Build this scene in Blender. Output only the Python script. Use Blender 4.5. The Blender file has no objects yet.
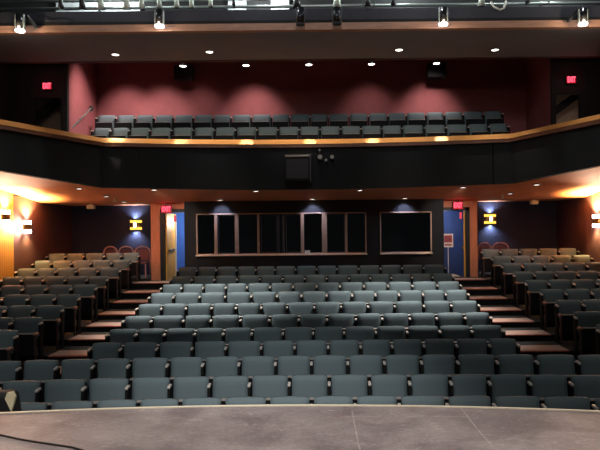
import bpy, bmesh, math, random
from mathutils import Vector, Matrix
random.seed(7)
C = bpy.context.scene.collection
PI = math.pi
F, CX, CY, ROLL, CAMZ = 600.0, 327.0, 230.0, 0.0105, 3.0

def P(px, py, d):
    """a photograph pixel at distance d in front of the lens -> world point"""
    u, v = px - CX, py - CY
    return Vector(((u - ROLL * v) * d / F, d, CAMZ - (v + ROLL * u) * d / F))

def X(px, d, py=240): return P(px, py, d).x

# ------------------------------------------------------------------ materials
def mat(name, col, rough=0.6, metal=0.0, var=0.0, scale=8.0, emit=None, estr=0.0, spec=0.5, stretch=None, bump=0.0):
    m = bpy.data.materials.new(name); m.use_nodes = True
    nt = m.node_tree; b = nt.nodes['Principled BSDF']
    b.inputs['Base Color'].default_value = (*col, 1)
    b.inputs['Roughness'].default_value = rough
    b.inputs['Metallic'].default_value = metal
    b.inputs['Specular IOR Level'].default_value = spec
    if emit:
        b.inputs['Emission Color'].default_value = (*emit, 1)
        b.inputs['Emission Strength'].default_value = estr
    if var > 0 or bump > 0:
        tc = nt.nodes.new('ShaderNodeTexCoord'); n = nt.nodes.new('ShaderNodeTexNoise')
        n.inputs['Scale'].default_value = scale; n.inputs['Detail'].default_value = 4
        src = tc.outputs['Object']
        if stretch:
            mp = nt.nodes.new('ShaderNodeMapping'); mp.inputs['Scale'].default_value = stretch
            nt.links.new(src, mp.inputs['Vector']); src = mp.outputs['Vector']
        nt.links.new(src, n.inputs['Vector'])
        if var > 0:
            r = nt.nodes.new('ShaderNodeValToRGB')
            r.color_ramp.elements[0].position = 0.3; r.color_ramp.elements[1].position = 0.7
            r.color_ramp.elements[0].color = (*[c * (1 - var) for c in col], 1)
            r.color_ramp.elements[1].color = (*[min(1, c * (1 + var)) for c in col], 1)
            nt.links.new(n.outputs['Fac'], r.inputs['Fac']); nt.links.new(r.outputs['Color'], b.inputs['Base Color'])
        if bump > 0:
            bp = nt.nodes.new('ShaderNodeBump'); bp.inputs['Strength'].default_value = bump
            nt.links.new(n.outputs['Fac'], bp.inputs['Height']); nt.links.new(bp.outputs['Normal'], b.inputs['Normal'])
    return m

def emis(name, col, s):
    m = bpy.data.materials.new(name); m.use_nodes = True
    nt = m.node_tree; nt.nodes.clear()
    o = nt.nodes.new('ShaderNodeOutputMaterial'); e = nt.nodes.new('ShaderNodeEmission')
    e.inputs['Color'].default_value = (*col, 1); e.inputs['Strength'].default_value = s
    nt.links.new(e.outputs[0], o.inputs[0]); return m

def glass_mat(name):
    m = bpy.data.materials.new(name); m.use_nodes = True
    nt = m.node_tree; nt.nodes.clear()
    o = nt.nodes.new('ShaderNodeOutputMaterial'); t = nt.nodes.new('ShaderNodeBsdfTransparent')
    g = nt.nodes.new('ShaderNodeBsdfGlossy'); mx = nt.nodes.new('ShaderNodeMixShader')
    t.inputs[0].default_value = (0.75, 0.8, 0.8, 1); g.inputs['Roughness'].default_value = 0.02
    g.inputs['Color'].default_value = (0.9, 0.95, 1, 1); mx.inputs[0].default_value = 0.05
    nt.links.new(t.outputs[0], mx.inputs[1]); nt.links.new(g.outputs[0], mx.inputs[2]); nt.links.new(mx.outputs[0], o.inputs[0])
    return m

M = {}
M['fabric'] = mat('seat fabric', (0.098, 0.131, 0.141), 0.8, var=0.05, scale=60, spec=0.3)
M['pan'] = mat('seat pan black', (0.008, 0.008, 0.009), 0.7, spec=.2)
M['shell'] = mat('seat shell', (0.02, 0.021, 0.022), 0.5)
M['standard'] = mat('standard black', (0.007, 0.007, 0.007), 0.8, spec=.15)
M['arm'] = mat('arm wood', (0.46, 0.24, 0.15), 0.25, var=0.2, scale=20)
M['pan_edge'] = mat('seat pan edge', (0.24, 0.21, 0.19), 0.35)
M['endpost'] = mat('end post', (0.035, 0.018, 0.015), 0.6)
M['edge'] = mat('seat edge', (0.42, 0.38, 0.34), 0.3)
M['step'] = mat('step wood', (0.34, 0.225, 0.18), 0.45, var=0.25, scale=5, stretch=(1, 8, 8))
M['nose'] = mat('step nosing', (0.36, 0.12, 0.085), 0.4, var=0.15)
M['dark'] = mat('dark carpet', (0.007, 0.007, 0.007), 0.9, var=0.3, scale=30)
M['floor'] = mat('aisle carpet', (0.03, 0.022, 0.022), 0.9, var=0.3, scale=30)
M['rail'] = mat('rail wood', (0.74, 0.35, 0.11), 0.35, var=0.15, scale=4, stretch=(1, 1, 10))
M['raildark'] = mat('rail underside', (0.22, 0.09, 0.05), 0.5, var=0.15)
M['soffit'] = mat('soffit paint', (0.66, 0.26, 0.115), 0.7, var=0.06, scale=2)
M['fascia'] = mat('black fabric panel', (0.012, 0.014, 0.016), 0.9, var=0.25, scale=60)
M['booth'] = mat('booth wall paint', (0.006, 0.007, 0.011), 0.8, var=0.1)
M['navy'] = mat('navy wall', (0.008, 0.014, 0.048), 0.85, var=0.1)
M['maroon'] = mat('maroon wall', (0.075, 0.032, 0.036), 0.75, var=0.08, scale=3)
M['redwall'] = mat('balcony red wall', (0.30, 0.088, 0.092), 0.8, var=0.08, scale=5)
M['blackwall'] = mat('black wall', (0.012, 0.012, 0.014), 0.85, var=0.2)
M['ceil'] = mat('ceiling plaster', (0.25, 0.265, 0.32), 0.9, var=0.05, scale=1.5)
M['ceilrear'] = mat('dark red ceiling', (0.030, 0.013, 0.015), 0.9, var=0.1)
M['ceiltrim'] = mat('ceiling trim', (0.10, 0.045, 0.045), 0.7)
M['beam'] = mat('catwalk front paint', (0.045, 0.045, 0.062), 0.7, var=0.1)
M['strip'] = mat('beam wood', (0.55, 0.30, 0.21), 0.5, var=0.15, scale=3, stretch=(1, 8, 8))
M['metal'] = mat('pale metal', (0.55, 0.60, 0.54), 0.45, 0.3, var=0.15, scale=15)
M['pipe'] = mat('pipe metal', (0.55, 0.62, 0.60), 0.35, 0.5)
M['blackmetal'] = mat('black metal', (0.015, 0.015, 0.017), 0.4)
M['chrome'] = mat('can metal', (0.10, 0.10, 0.11), 0.18, 0.9)
M['back'] = mat('catwalk panel', (0.55, 0.60, 0.62), 0.8, var=0.12, scale=6)
M['white'] = mat('white card', (0.85, 0.83, 0.75), 0.7)
M['cream'] = mat('cream panel', (0.85, 0.78, 0.50), 0.6, emit=(0.85, 0.78, 0.5), estr=0.0)
M['bag'] = mat('black nylon', (0.008, 0.008, 0.010), 0.7, bump=0.2, scale=12)
M['blue'] = mat('blue corridor wall', (0.04, 0.13, 0.50), 0.8, var=0.06)
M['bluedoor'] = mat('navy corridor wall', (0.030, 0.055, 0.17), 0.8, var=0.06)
M['doorwood'] = mat('door leaf wood', (0.66, 0.34, 0.05), 0.5, var=0.12, scale=3, stretch=(6, 6, 1))
M['doorframe'] = mat('black door frame', (0.012, 0.012, 0.014), 0.5)
M['jamb'] = mat('jamb wood', (0.50, 0.17, 0.08), 0.6, var=0.12, scale=3, stretch=(6, 6, 1))
M['winframe'] = mat('window frame wood', (0.42, 0.27, 0.19), 0.5, var=0.1)
M['winmetal'] = mat('window frame dark', (0.045, 0.045, 0.047), 0.4, 0.3)
M['sill'] = mat('sill wood', (0.92, 0.68, 0.48), 0.4, var=0.1)
M['glass'] = glass_mat('window glass')
M['room'] = mat('booth interior', (0.006, 0.006, 0.007), 0.9)
M['brass'] = mat('sconce brass', (0.35, 0.20, 0.06), 0.3, 0.8)
M['chairwood'] = mat('arched chair wood', (0.42, 0.22, 0.20), 0.3)
M['chairpad'] = mat('arched chair padding', (0.11, 0.038, 0.045), 0.85, var=0.1)
M['lamp'] = emis('lamp lens', (1, 0.95, 0.92), 14)
M['lampdim'] = emis('lamp lens dim', (1, 0.9, 0.8), 5)
M['lampwarm'] = emis('sconce diffuser', (1, 0.52, 0.07), 2.2)
M['lampwhite'] = emis('sconce glow', (1, 0.93, 0.80), 12)
M['lampoff'] = mat('unlit lens', (0.06, 0.06, 0.07), 0.15)
M['exit'] = emis('exit letters', (1, 0.08, 0.14), 2.4)
M['exitplate'] = mat('exit face', (0.25, 0.01, 0.02), 0.5, emit=(0.9, 0.02, 0.05), estr=0.28)
M['exitbox'] = mat('exit housing', (0.12, 0.02, 0.03), 0.5)
M['exitreflect'] = mat('exit sign reflection', (0.6, 0.05, 0.10), 0.5, emit=(1, .1, .15), estr=0.35)  # reflected exit sign red put into colour and glow
M['poster'] = mat('poster paper', (0.92, 0.80, 0.78), 0.7)
M['posterink'] = mat('poster red print', (0.42, 0.09, 0.10), 0.7, var=0.6, scale=22)
M['cable'] = mat('cable rubber', (0.015, 0.014, 0.015), 0.5)
M['smallbox'] = mat('cream plastic', (0.8, 0.62, 0.38), 0.5)
M['steel'] = mat('rail steel', (0.55, 0.48, 0.46), 0.25, 0.8)
M['vest'] = mat('vestibule wall', (0.30, 0.22, 0.17), 0.8, var=0.1)
M['stagetrim'] = mat('stage nosing', (0.62, 0.56, 0.42), 0.5)

def slat_mat():
    m = mat('ribbed mustard panel', (0.62, 0.32, 0.05), 0.6)
    nt = m.node_tree; b = nt.nodes['Principled BSDF']
    tc = nt.nodes.new('ShaderNodeTexCoord'); w = nt.nodes.new('ShaderNodeTexWave')
    w.bands_direction = 'Y'; w.inputs['Scale'].default_value = 3.0; w.inputs['Distortion'].default_value = 0
    r = nt.nodes.new('ShaderNodeValToRGB')
    r.color_ramp.elements[0].color = (0.50, 0.25, 0.03, 1); r.color_ramp.elements[1].color = (0.66, 0.36, 0.06, 1)
    nt.links.new(tc.outputs['Object'], w.inputs['Vector']); nt.links.new(w.outputs['Fac'], r.inputs['Fac'])
    nt.links.new(r.outputs['Color'], b.inputs['Base Color']); return m
M['slat'] = slat_mat()

def stage_mat():
    m = mat('scuffed stage boards', (0.20, 0.17, 0.165), 0.55)
    nt = m.node_tree; b = nt.nodes['Principled BSDF']
    tc = nt.nodes.new('ShaderNodeTexCoord')
    def noise(s, d, dist, st=(1, 1, 1), rot=0):
        mp = nt.nodes.new('ShaderNodeMapping'); mp.inputs['Scale'].default_value = st; mp.inputs['Rotation'].default_value = (0, 0, rot)
        n = nt.nodes.new('ShaderNodeTexNoise'); n.inputs['Scale'].default_value = s; n.inputs['Detail'].default_value = d
        n.inputs['Distortion'].default_value = dist
        nt.links.new(tc.outputs['Object'], mp.inputs['Vector']); nt.links.new(mp.outputs['Vector'], n.inputs['Vector']); return n
    a = noise(2.2, 8, 0.6); c = noise(9, 6, 1.5, (1, 3, 1), 0.5); e = noise(30, 3, 0.2)
    def ramp(n, p0, c0, p1, c1):
        r = nt.nodes.new('ShaderNodeValToRGB')
        r.color_ramp.elements[0].position = p0; r.color_ramp.elements[0].color = (*c0, 1)
        r.color_ramp.elements[1].position = p1; r.color_ramp.elements[1].color = (*c1, 1)
        nt.links.new(n.outputs['Fac'], r.inputs['Fac']); return r
    ra = ramp(a, 0.35, (0.150, 0.122, 0.120), 0.68, (0.29, 0.25, 0.235))
    rc = ramp(c, 0.56, (0, 0, 0), 0.72, (0.19, 0.17, 0.16))
    re = ramp(e, 0.3, (0.85, 0.85, 0.85), 0.7, (1.1, 1.1, 1.1))
    ad = nt.nodes.new('ShaderNodeMixRGB'); ad.blend_type = 'ADD'; ad.inputs[0].default_value = 0.7
    mu = nt.nodes.new('ShaderNodeMixRGB'); mu.blend_type = 'MULTIPLY'; mu.inputs[0].default_value = 1
    nt.links.new(ra.outputs[0], ad.inputs[1]); nt.links.new(rc.outputs[0], ad.inputs[2])
    nt.links.new(ad.outputs[0], mu.inputs[1]); nt.links.new(re.outputs[0], mu.inputs[2])
    nt.links.new(mu.outputs[0], b.inputs['Base Color']); return m
M['stage'] = stage_mat()

# ------------------------------------------------------------------ mesh helpers
def bm_new(): return bmesh.new()

def add_box(bm, x0, x1, y0, y1, z0, z1, bev=0.0, seg=1):
    t = bmesh.new(); bmesh.ops.create_cube(t, size=1)
    for v in t.verts:
        v.co = Vector(((x0 + x1) / 2 + v.co.x * (x1 - x0), (y0 + y1) / 2 + v.co.y * (y1 - y0), (z0 + z1) / 2 + v.co.z * (z1 - z0)))
    if bev > 0:
        bmesh.ops.bevel(t, geom=list(t.edges), offset=bev, segments=seg, affect='EDGES', profile=0.6)
    merge(bm, t)

def merge(bm, t, mx=None):
    if mx is not None: bmesh.ops.transform(t, matrix=mx, verts=t.verts)
    me = bpy.data.meshes.new('tmp'); t.to_mesh(me); t.free(); bm.from_mesh(me); bpy.data.meshes.remove(me)

def add_poly(bm, pts):
    return bm.faces.new([bm.verts.new(p) for p in pts])

def add_prism(bm, pts, off):
    """polygon extruded along a vector"""
    off = Vector(off); a = [bm.verts.new(p) for p in pts]; b = [bm.verts.new(Vector(p) + off) for p in pts]
    n = len(pts); bm.faces.new(a); bm.faces.new(b[::-1])
    for i in range(n): bm.faces.new([a[i], b[i], b[(i + 1) % n], a[(i + 1) % n]])

def add_tube(bm, pts, r, n=10, cap=True):
    pts = [Vector(p) for p in pts]; rings = []
    up = Vector((0, 0, 1))
    for i, p in enumerate(pts):
        a = pts[max(0, i - 1)]; b = pts[min(len(pts) - 1, i + 1)]
        t = (b - a).normalized()
        u = t.cross(up)
        if u.length < 1e-3: u = t.cross(Vector((0, 1, 0)))
        u.normalize(); w = u.cross(t)
        rr = r[i] if isinstance(r, (list, tuple)) else r
        rings.append([bm.verts.new(p + (u * math.cos(k * 2 * PI / n) + w * math.sin(k * 2 * PI / n)) * rr) for k in range(n)])
    for a, b in zip(rings, rings[1:]):
        for k in range(n): bm.faces.new([a[k], a[(k + 1) % n], b[(k + 1) % n], b[k]])
    if cap: bm.faces.new(rings[0][::-1]); bm.faces.new(rings[-1])

def add_cyl(bm, c, r, h, n=20, r2=None):
    add_tube(bm, [c, (c[0], c[1], c[2] + h)], [r, r if r2 is None else r2], n)

def obj(name, bm, m, parent=None, smooth=False, loc=None):
    bmesh.ops.recalc_face_normals(bm, faces=bm.faces)
    me = bpy.data.meshes.new(name); bm.to_mesh(me); bm.free()
    me.materials.append(m)
    if smooth:
        for p in me.polygons: p.use_smooth = True
    o = bpy.data.objects.new(name, me); C.objects.link(o)
    if parent: o.parent = parent
    if loc is not None: o.location = loc
    return o

def tag(o, label, cat, group=None, kind=None):
    o['label'] = label; o['category'] = cat
    if group: o['group'] = group
    if kind: o['kind'] = kind
    return o

def thing(name, label, cat, loc=(0, 0, 0), rz=0, group=None):
    o = bpy.data.objects.new(name, None); C.objects.link(o); o.empty_display_size = 0.1
    o.location = loc; o.rotation_euler = (0, 0, rz)
    return tag(o, label, cat, group)

def struct(name, bm, m, parent=None, smooth=False):
    o = obj(name, bm, m, parent, smooth)
    if not parent: o['kind'] = 'structure'
    return o

def lamp(kind, loc, energy, col=(1, 1, 1), size=0.1, target=None, angle=60, blend=0.5):
    d = bpy.data.lights.new(kind.lower() + '_light', kind); d.energy = energy; d.color = col
    if kind == 'SPOT': d.spot_size = math.radians(angle); d.spot_blend = blend; d.shadow_soft_size = size
    elif kind == 'POINT': d.shadow_soft_size = size
    elif kind == 'AREA': d.size = size
    o = bpy.data.objects.new(d.name, d); C.objects.link(o); o.location = loc
    if target is not None:
        o.rotation_euler = (Vector(target) - Vector(loc)).to_track_quat('-Z', 'Y').to_euler()
    return o

ORD = 'first second third fourth fifth sixth seventh eighth ninth tenth eleventh twelfth thirteenth fourteenth fifteenth sixteenth seventeenth eighteenth nineteenth twentieth twenty-first twenty-second'.split()

# ------------------------------------------------------------------ seats
SW = 0.56
def seat_parts():
    W = SW; hw = W / 2 - 0.028; parts = {}
    # backrest: padded, crowned top, gently reclined
    bm = bm_new(); nx, nz = 8, 7
    z0, z1 = 0.40, 0.82
    def ring(fx, fz, front):
        x = (fx * 2 - 1) * hw
        ex = abs(fx * 2 - 1); ez = abs(fz * 2 - 1)
        z = z0 + (z1 - z0) * fz - (0.006 * ex ** 8 if fz > 0.9 else 0) + (0.008 * (1 - ex ** 2) if fz > 0.9 else 0)
        puff = 0.030 * (1 - ex ** 8) * (1 - ez ** 8)
        y = (0.0 - puff) if front else 0.065
        return Vector((x, y + (z - 0.40) * 0.16, z))
    g = {}
    for s in (0, 1):
        for i in range(nx + 1):
            for k in range(nz + 1): g[s, i, k] = bm.verts.new(ring(i / nx, k / nz, s == 0))
    for s in (0, 1):
        for i in range(nx):
            for k in range(nz): bm.faces.new([g[s, i, k], g[s, i + 1, k], g[s, i + 1, k + 1], g[s, i, k + 1]])
    for i in range(nx):
        for k in (0, nz): bm.faces.new([g[0, i, k], g[0, i + 1, k], g[1, i + 1, k], g[1, i, k]])
    for k in range(nz):
        for i in (0, nx): bm.faces.new([g[0, i, k], g[0, i, k + 1], g[1, i, k + 1], g[1, i, k]])
    rim = [e for e in bm.edges if len(e.link_faces) == 2 and e.calc_face_angle(0) > 1.0]
    bmesh.ops.recalc_face_normals(bm, faces=bm.faces)
    bmesh.ops.bevel(bm, geom=rim, offset=0.008, segments=2, affect='EDGES', profile=0.5)
    parts['backrest'] = obj('backrest', bm, M['fabric'], smooth=True)
    # shell behind
    bm = bm_new(); add_box(bm, -hw + .01, hw - .01, 0.067, 0.085, 0.34, 0.78, 0.006)
    for v in bm.verts: v.co.y += (v.co.z - 0.40) * 0.16
    parts['back_shell'] = obj('back_shell', bm, M['shell'])
    # tipped-up seat
    hs = hw - 0.012
    bm = bm_new(); add_box(bm, -hs, hs, -0.115, -0.045, 0.17, 0.555, 0.022, 2)
    for v in bm.verts: v.co.y -= (v.co.z - 0.2) * 0.16
    parts['seat'] = obj('seat', bm, M['fabric'], smooth=True)
    bm = bm_new(); add_box(bm, -hs, hs, -0.145, -0.112, 0.16, 0.56, 0.008)
    for v in bm.verts: v.co.y -= (v.co.z - 0.2) * 0.16
    parts['seat_pan'] = obj('seat_pan', bm, M['pan'])
    bm = bm_new(); add_box(bm, -hs + .02, hs - .02, -0.206, -0.112, 0.5605, 0.576, 0.005)
    parts['seat_edge'] = obj('seat_edge', bm, M['pan_edge'])
    # standard + armrest
    bm = bm_new()
    prof = [(-0.16, 0), (0.08, 0), (0.08, 0.03), (0.03, 0.06), (0.05, 0.40), (0.09, 0.712), (-0.06, 0.712), (-0.08, 0.60), (-0.08, 0.40), (-0.08, 0.06), (-0.16, 0.03)]
    add_prism(bm, [(-0.016, y, z) for y, z in prof], (0.032, 0, 0))
    parts['leg'] = obj('leg', bm, M['standard'])
    bm = bm_new()
    add_box(bm, -0.021, 0.021, -0.075, 0.045, 0.0, 0.034, 0.010, 2)
    for v in bm.verts: v.co.z += 0.715 + (v.co.y) * 0.12
    parts['armrest'] = obj('armrest', bm, M['edge'], smooth=True)
    bm = bm_new()
    add_box(bm, -0.03, 0.03, -0.26, -0.14, 0.555, 0.60, 0.012, 2)
    parts['arm_knob'] = obj('arm_knob', bm, M['arm'], smooth=True)
    bm = bm_new(); add_box(bm, -0.016, 0.016, -0.25, -0.215, 0.0, 0.556); add_box(bm, -0.012, 0.012, -0.22, -0.08, 0.52, 0.556)
    parts['end_post'] = obj('end_post', bm, M['endpost'])
    return parts
SEAT = seat_parts()
for o in SEAT.values(): C.objects.unlink(o)

def cp(src, parent, loc=None, label=None):
    c = src.copy(); C.objects.link(c); c.parent = parent
    if loc is not None: c.location = loc
    if label: c['label'] = label
    return c

def make_seat(x, y, z, w, label, group, first, rz=0.0, end=0):
    t = thing('theatre_seat', label, 'seat', (x, y, z), rz, group)
    t.scale = (w / SW, 1, 1)
    cp(SEAT['backrest'], t); cp(SEAT['back_shell'], t)
    s = cp(SEAT['seat'], t); cp(SEAT['seat_pan'], s); cp(SEAT['seat_edge'], s)
    for sx in ([-1, 1] if first else [1]):
        l = cp(SEAT['leg'], t, (sx * SW / 2, 0, 0)); a = cp(SEAT['armrest'], t, (sx * SW / 2, 0, 0))
        l.scale.x = a.scale.x = SW / w
        if sx == end:
            k = cp(SEAT['arm_knob'], t, (sx * SW / 2, 0, 0)); e = cp(SEAT['end_post'], t, (sx * SW / 2, 0, 0))
            k.scale.x = e.scale.x = SW / w
    return t

def seat_row(seps, ytop, d, lab, group, sag=0.0, end=0, wideref=305):
    """seps: pixel columns of the gaps; ytop: pixel row of the back tops at column wideref"""
    zt = P(wideref, ytop, d).z
    zf = zt - 0.825
    zb = zt - 3.0
    n = len(seps) - 1
    for i in range(n):
        py = CY - zb * F / d
        xm = (seps[i] + seps[i + 1]) / 2
        q = lambda x: d - sag * ((x - 300) / 300.0) ** 2
        dd = q(xm)
        x0, x1 = P(seps[i], py, q(seps[i])).x, P(seps[i + 1], py, q(seps[i + 1])).x
        make_seat((x0 + x1) / 2, dd - 0.07, zf, (x1 - x0) - 0.006, lab(i, n), group, i == 0, 0, end if (end < 0 and i == 0) or (end > 0 and i == n - 1) else 0)
    return zf

D = lambda w: F * SW / w
CENTRE = [  # ytop, pixel pitch, sag, gaps
 (397.3, 43.6, .20, [3,48.5,94.5,138,180,223,268,311.7,355,399,446.7,493.3,542.3,593.3,640]),
 (375.8, 39.9, .20, [0,42,87,130,171.5,210.7,250.3,289.7,329.3,369.3,409,450,488.3,528.3,569.3,611]),
 (356.2, 36.5, .18, [-15,22,59.5,95.5,130.5,169,204,240,276,311.7,347.7,384,420.7,456.7,496,535.3,576.7,616]),
 (340.9, 33.0, .06, [91,122.3,158.3,193.3,226.7,261.7,295,328.3,360.5,391.7,423.3,455.7,488.3,517]),
 (327.5, 30.4, .03, [108.3,137.3,165.7,195.7,224,252.3,283.3,313.3,344,375.7,406.7,439.3,471,502.7]),
 (314.6, 28.2, 0, [124,152.3,184.3,211.7,241,270,299,327,355.7,382,409.3,436,464.3,490]),
 (302.6, 26.15, 0, [137.7,162.3,186.7,212.3,236.7,261.7,287.3,314.3,341,367.7,394.3,423.3,450.7,478]),
 (291.7, 24.5, 0, [150,174.2,200.3,225.8,251.7,277.3,301.7,326.7,352,375.3,398.7,422.6,445,467.7]),
 (283.0, 22.9, 0, [162,182.5,204,226.3,247.5,270.3,293.3,316.7,340,363.7,387.7,412,437,460]),
 (275.0, 21.5, 0, [171,192.5,215,237.5,260,283,305,326.7,349,370,391,411.7,432,453]),
 (266.0, 20.3, 0, [178,197.5,216.7,237,256,275.3,296,316.7,337,358.7,380.3,401.7,423.3,445]),
]
rowdesc = ['front row half hidden by the stage edge'] + [f'{ORD[i]} row from the stage' for i in range(1, 11)]
centre_floor = []
for r, (yt, w, sag, seps) in enumerate(CENTRE):
    if r < 3:
        lab = lambda i, n, r=r: f'slate grey padded theatre seat, {ORD[i]} from left, {rowdesc[r]}'
    else:
        lab = lambda i, n, r=r: f'slate grey padded theatre seat, {ORD[i]} from left aisle, centre block, {rowdesc[r]}'
    centre_floor.append((D(w), seat_row(seps, yt, D(w), lab, f'centre block seats, {rowdesc[r]}', sag)))

SY = [327.5, 314.8, 303, 292, 282.5, 274, 265.5, 258, 251]
SWD = [33.6, 30.7, 28.2, 26.2, 24.4, 22.8, 21.5, 20.2, 19.1]
LEFT = [[-15,18.5],[-18,13,43],[-22,6.5,35,64],[3,29.5,56,80.5],[0,24,47.5,72.5,97.3],[2,23,44.5,66.5,88,108.5],[17,37,57,77.5,99,121],[34,52.5,72.5,92,112.5,131.5],[48,66.5,85,105,122.5,140]]
RIGHT = [[596,630],[573.5,605],[555,582,609],[540,564.5,591,617],[525,548,572.5,596,620],[513,533.5,555,577,599],[501,522,543.7,565,586,607],[491,511.7,531.7,551,571.5,591],[481,500,519,538,558,577]]
side_floor = []
for j in range(9):
    d = D(SWD[j])
    rowj = 'foremost' if j == 0 else 'rearmost' if j == 8 else ORD[j]
    for side, seps in (('left', LEFT[j]), ('right', RIGHT[j])):
        def lab(i, n, side=side, rowj=rowj):
            k = (n - 1 - i) if side == 'left' else i
            return f'dark grey padded theatre seat, {ORD[k]} from aisle, {rowj} row of {side} side block'
        zf = seat_row(seps, SY[j], d, lab, f'{side} side block seats, {rowj} row', 0, 1 if side == 'left' else -1)
    side_floor.append((d, zf))

BF = [93,111.5,130,151,172.5,194,215,236,257.3,278.3,299.3,320,340.7,361,381.7,402,424,445.7,467.7,488.3,508]
BB = [97,117,136,154.5,174,194,213.3,231.7,251.7,271.7,290,310,328.3,349,368.3,387.7,406,425.7,444,462.7,483,502]
BDF, BDB = 16.7, 17.75
zbf = seat_row(BF, 126.7, BDF, lambda i, n: f'dark grey padded theatre seat, {ORD[i]} from left, balcony front row behind wooden rail', 'balcony front row seats', 0.35)
zbb = seat_row(BB, 114.2, BDB, lambda i, n: f'dark grey padded theatre seat, {ORD[i]} from left, balcony back row below red wall', 'balcony back row seats', 0.35)

# ------------------------------------------------------------------ floors and terraces
XL, XR = -8.28, 7.48
bm = bm_new(); prev = 4.2
for k, (d, zf) in enumerate(centre_floor):
    x0, x1 = (XL, XR) if k < 3 else (-4.18, 3.34)
    add_box(bm, x0, x1, prev, d + 0.13, -0.2, zf - 0.001); prev = d + 0.13
add_box(bm, XL, -4.18, centre_floor[2][0] + .13, 9.4, -.2, centre_floor[2][1] - .001)
add_box(bm, 3.34, XR, centre_floor[2][0] + .13, 9.4, -.2, centre_floor[2][1] - .001)
add_box(bm, -4.18, 3.34, prev, 19.7, -0.2, 1.46)
struct('floor', bm, M['dark'])
for nm, x0, x1 in (('floor_left', XL, -4.18), ('floor_right', 3.34, XR)):
    bm = bm_new(); prev = 9.4
    for k, (d, zf) in enumerate(side_floor):
        add_box(bm, x0, x1, prev, d + 0.13, -0.2, zf - 0.001); prev = d + 0.13
    # the rear cross aisle at door height, and the low platform of the loose chairs
    
    if x0 < -5: add_box(bm, x0, X(151, 17.9), prev, 19.5, -0.2, 1.60); add_box(bm, X(151, 17.9), x1, prev, 19.5, -.2, 1.46)
    else: add_box(bm, X(477.5, 17.9), x1, prev, 19.5, -0.2, 1.60); add_box(bm, x0, X(477.5, 17.9), prev, 19.5, -.2, 1.46)
    struct(nm, bm, M['dark'])
for side, x0, x1, nm in (('left', -5.30, -4.19, 'left'), ('right', 3.35, 4.56, 'right')):
    prev = 9.4
    for k, (d, zf) in enumerate(side_floor):
        place = 'lowest' if k == 0 else 'topmost' if k == 8 else ORD[k] + ' from below'
        t = thing('aisle_step', f'reddish wooden aisle step with dark riser, {place} of the {side} aisle', 'step', ((x0 + x1) / 2, prev, zf), 0, f'{side} aisle steps')
        if side == 'left': x0 = P(LEFT[k][-1], 300, d).x + .07
        else: x1 = P(RIGHT[k][0], 300, d).x - .07
        t.location.x = (x0 + x1) / 2
        h = (x1 - x0) / 2 - 0.01
        bm = bm_new(); add_box(bm, -h, h, -0.0, 0.46, 0.0, 0.012)
        obj('tread', bm, M['step'], t)
        bm = bm_new(); add_box(bm, -h, h, -0.05, -0.001, -0.016, 0.013, 0.006)
        obj('nosing', bm, M['nose'], t)
        prev = d + 0.13

# ------------------------------------------------------------------ stage
bm = bm_new(); edge = lambda x: 5.47 - 0.03 * (x + 0.7) ** 2
xs = [XL + (XR - XL) * i / 48 for i in range(49)]
add_prism(bm, [(x, edge(x), 1.4) for x in xs] + [(XR, -3, 1.4), (XL, -3, 1.4)], (0, 0, -1.6))
struct('floor_stage', bm, M['stage'])
bm = bm_new()
a = [(x, edge(x) - .012, 1.401) for x in xs]; b = [(x, edge(x) + .022, 1.401) for x in xs]
add_prism(bm, a + b[::-1], (0, 0, 0.008))
struct('trim_1', bm, M['stagetrim'])
def scratch(pts, w=0.006):
    bm = bm_new(); P3 = [P(x, y, 960 / (y + ROLL * (x - CX) - CY)) for x, y in pts]
    L = []; R_ = []
    for i, p in enumerate(P3):
        t = (P3[min(i + 1, len(P3) - 1)] - P3[max(i - 1, 0)]).normalized(); n = Vector((-t.y, t.x, 0)) * w
        L.append(Vector((p.x, p.y, 1.4012)) + n); R_.append(Vector((p.x, p.y, 1.4012)) - n)
    add_poly(bm, L + R_[::-1]); return bm
M['tape'] = mat('pale scuff', (0.33, 0.29, 0.26), 0.6, var=0.3, scale=20)
for pts in ([(461, 408), (478, 430), (494, 448)], [(352, 411), (356, 432), (360, 450)], [(340, 417), (400, 416), (470, 417)]):
    o = obj('floor_marking', scratch(pts), M['tape']); o['kind'] = 'structure'
bm = bm_new()
path = [(-20, 433), (0, 436), (18, 440), (35, 443), (55, 446), (72, 448.5), (84, 452), (95, 460)]
pp = []
for x, y in path:
    d = 960 / (y + ROLL * (x - CX) - CY); p = P(x, y, d); pp.append((p.x, p.y, 1.4095))
add_tube(bm, pp, 0.008, 8)
tag(obj('cable', bm, M['cable'], smooth=True), 'thin black cable lying across the stage floor', 'cable')

# bag by the stage edge at the far left
q = P(9, 410, 6.75)
t = thing('equipment_bag', 'tall black bag with cream panel standing before the front row', 'bag', (q.x, 6.75, centre_floor[0][1]))
hh = P(9, 391, 6.75).z - centre_floor[0][1]
bm = bm_new(); add_box(bm, -.17, .17, -.13, .13, 0, hh, .07, 3)
for v in bm.verts:
    f = v.co.z / hh; v.co.x *= 1.25 - 0.45 * f; v.co.x -= 0.06 * f; v.co.y *= 1.1 - .3 * f
obj('body', bm, M['bag'], t, True)
bm = bm_new()
o_ = lambda px, py: P(px, py, 6.62) - Vector((q.x, 6.75, centre_floor[0][1]))
add_prism(bm, [o_(7, 393), o_(12.5, 392), o_(15, 397), o_(13.5, 404), o_(11, 411.5), o_(4.8, 399)], (0, .035, 0))
obj('panel', bm, M['cream'], t)
bm = bm_new(); add_tube(bm, [(.13, -.10, hh * .75), (.19, -.16, hh * .6), (.22, -.15, hh * .4), (.21, -.1, hh * .2)], .02, 8)
obj('strap', bm, M['bag'], t, True)

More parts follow.
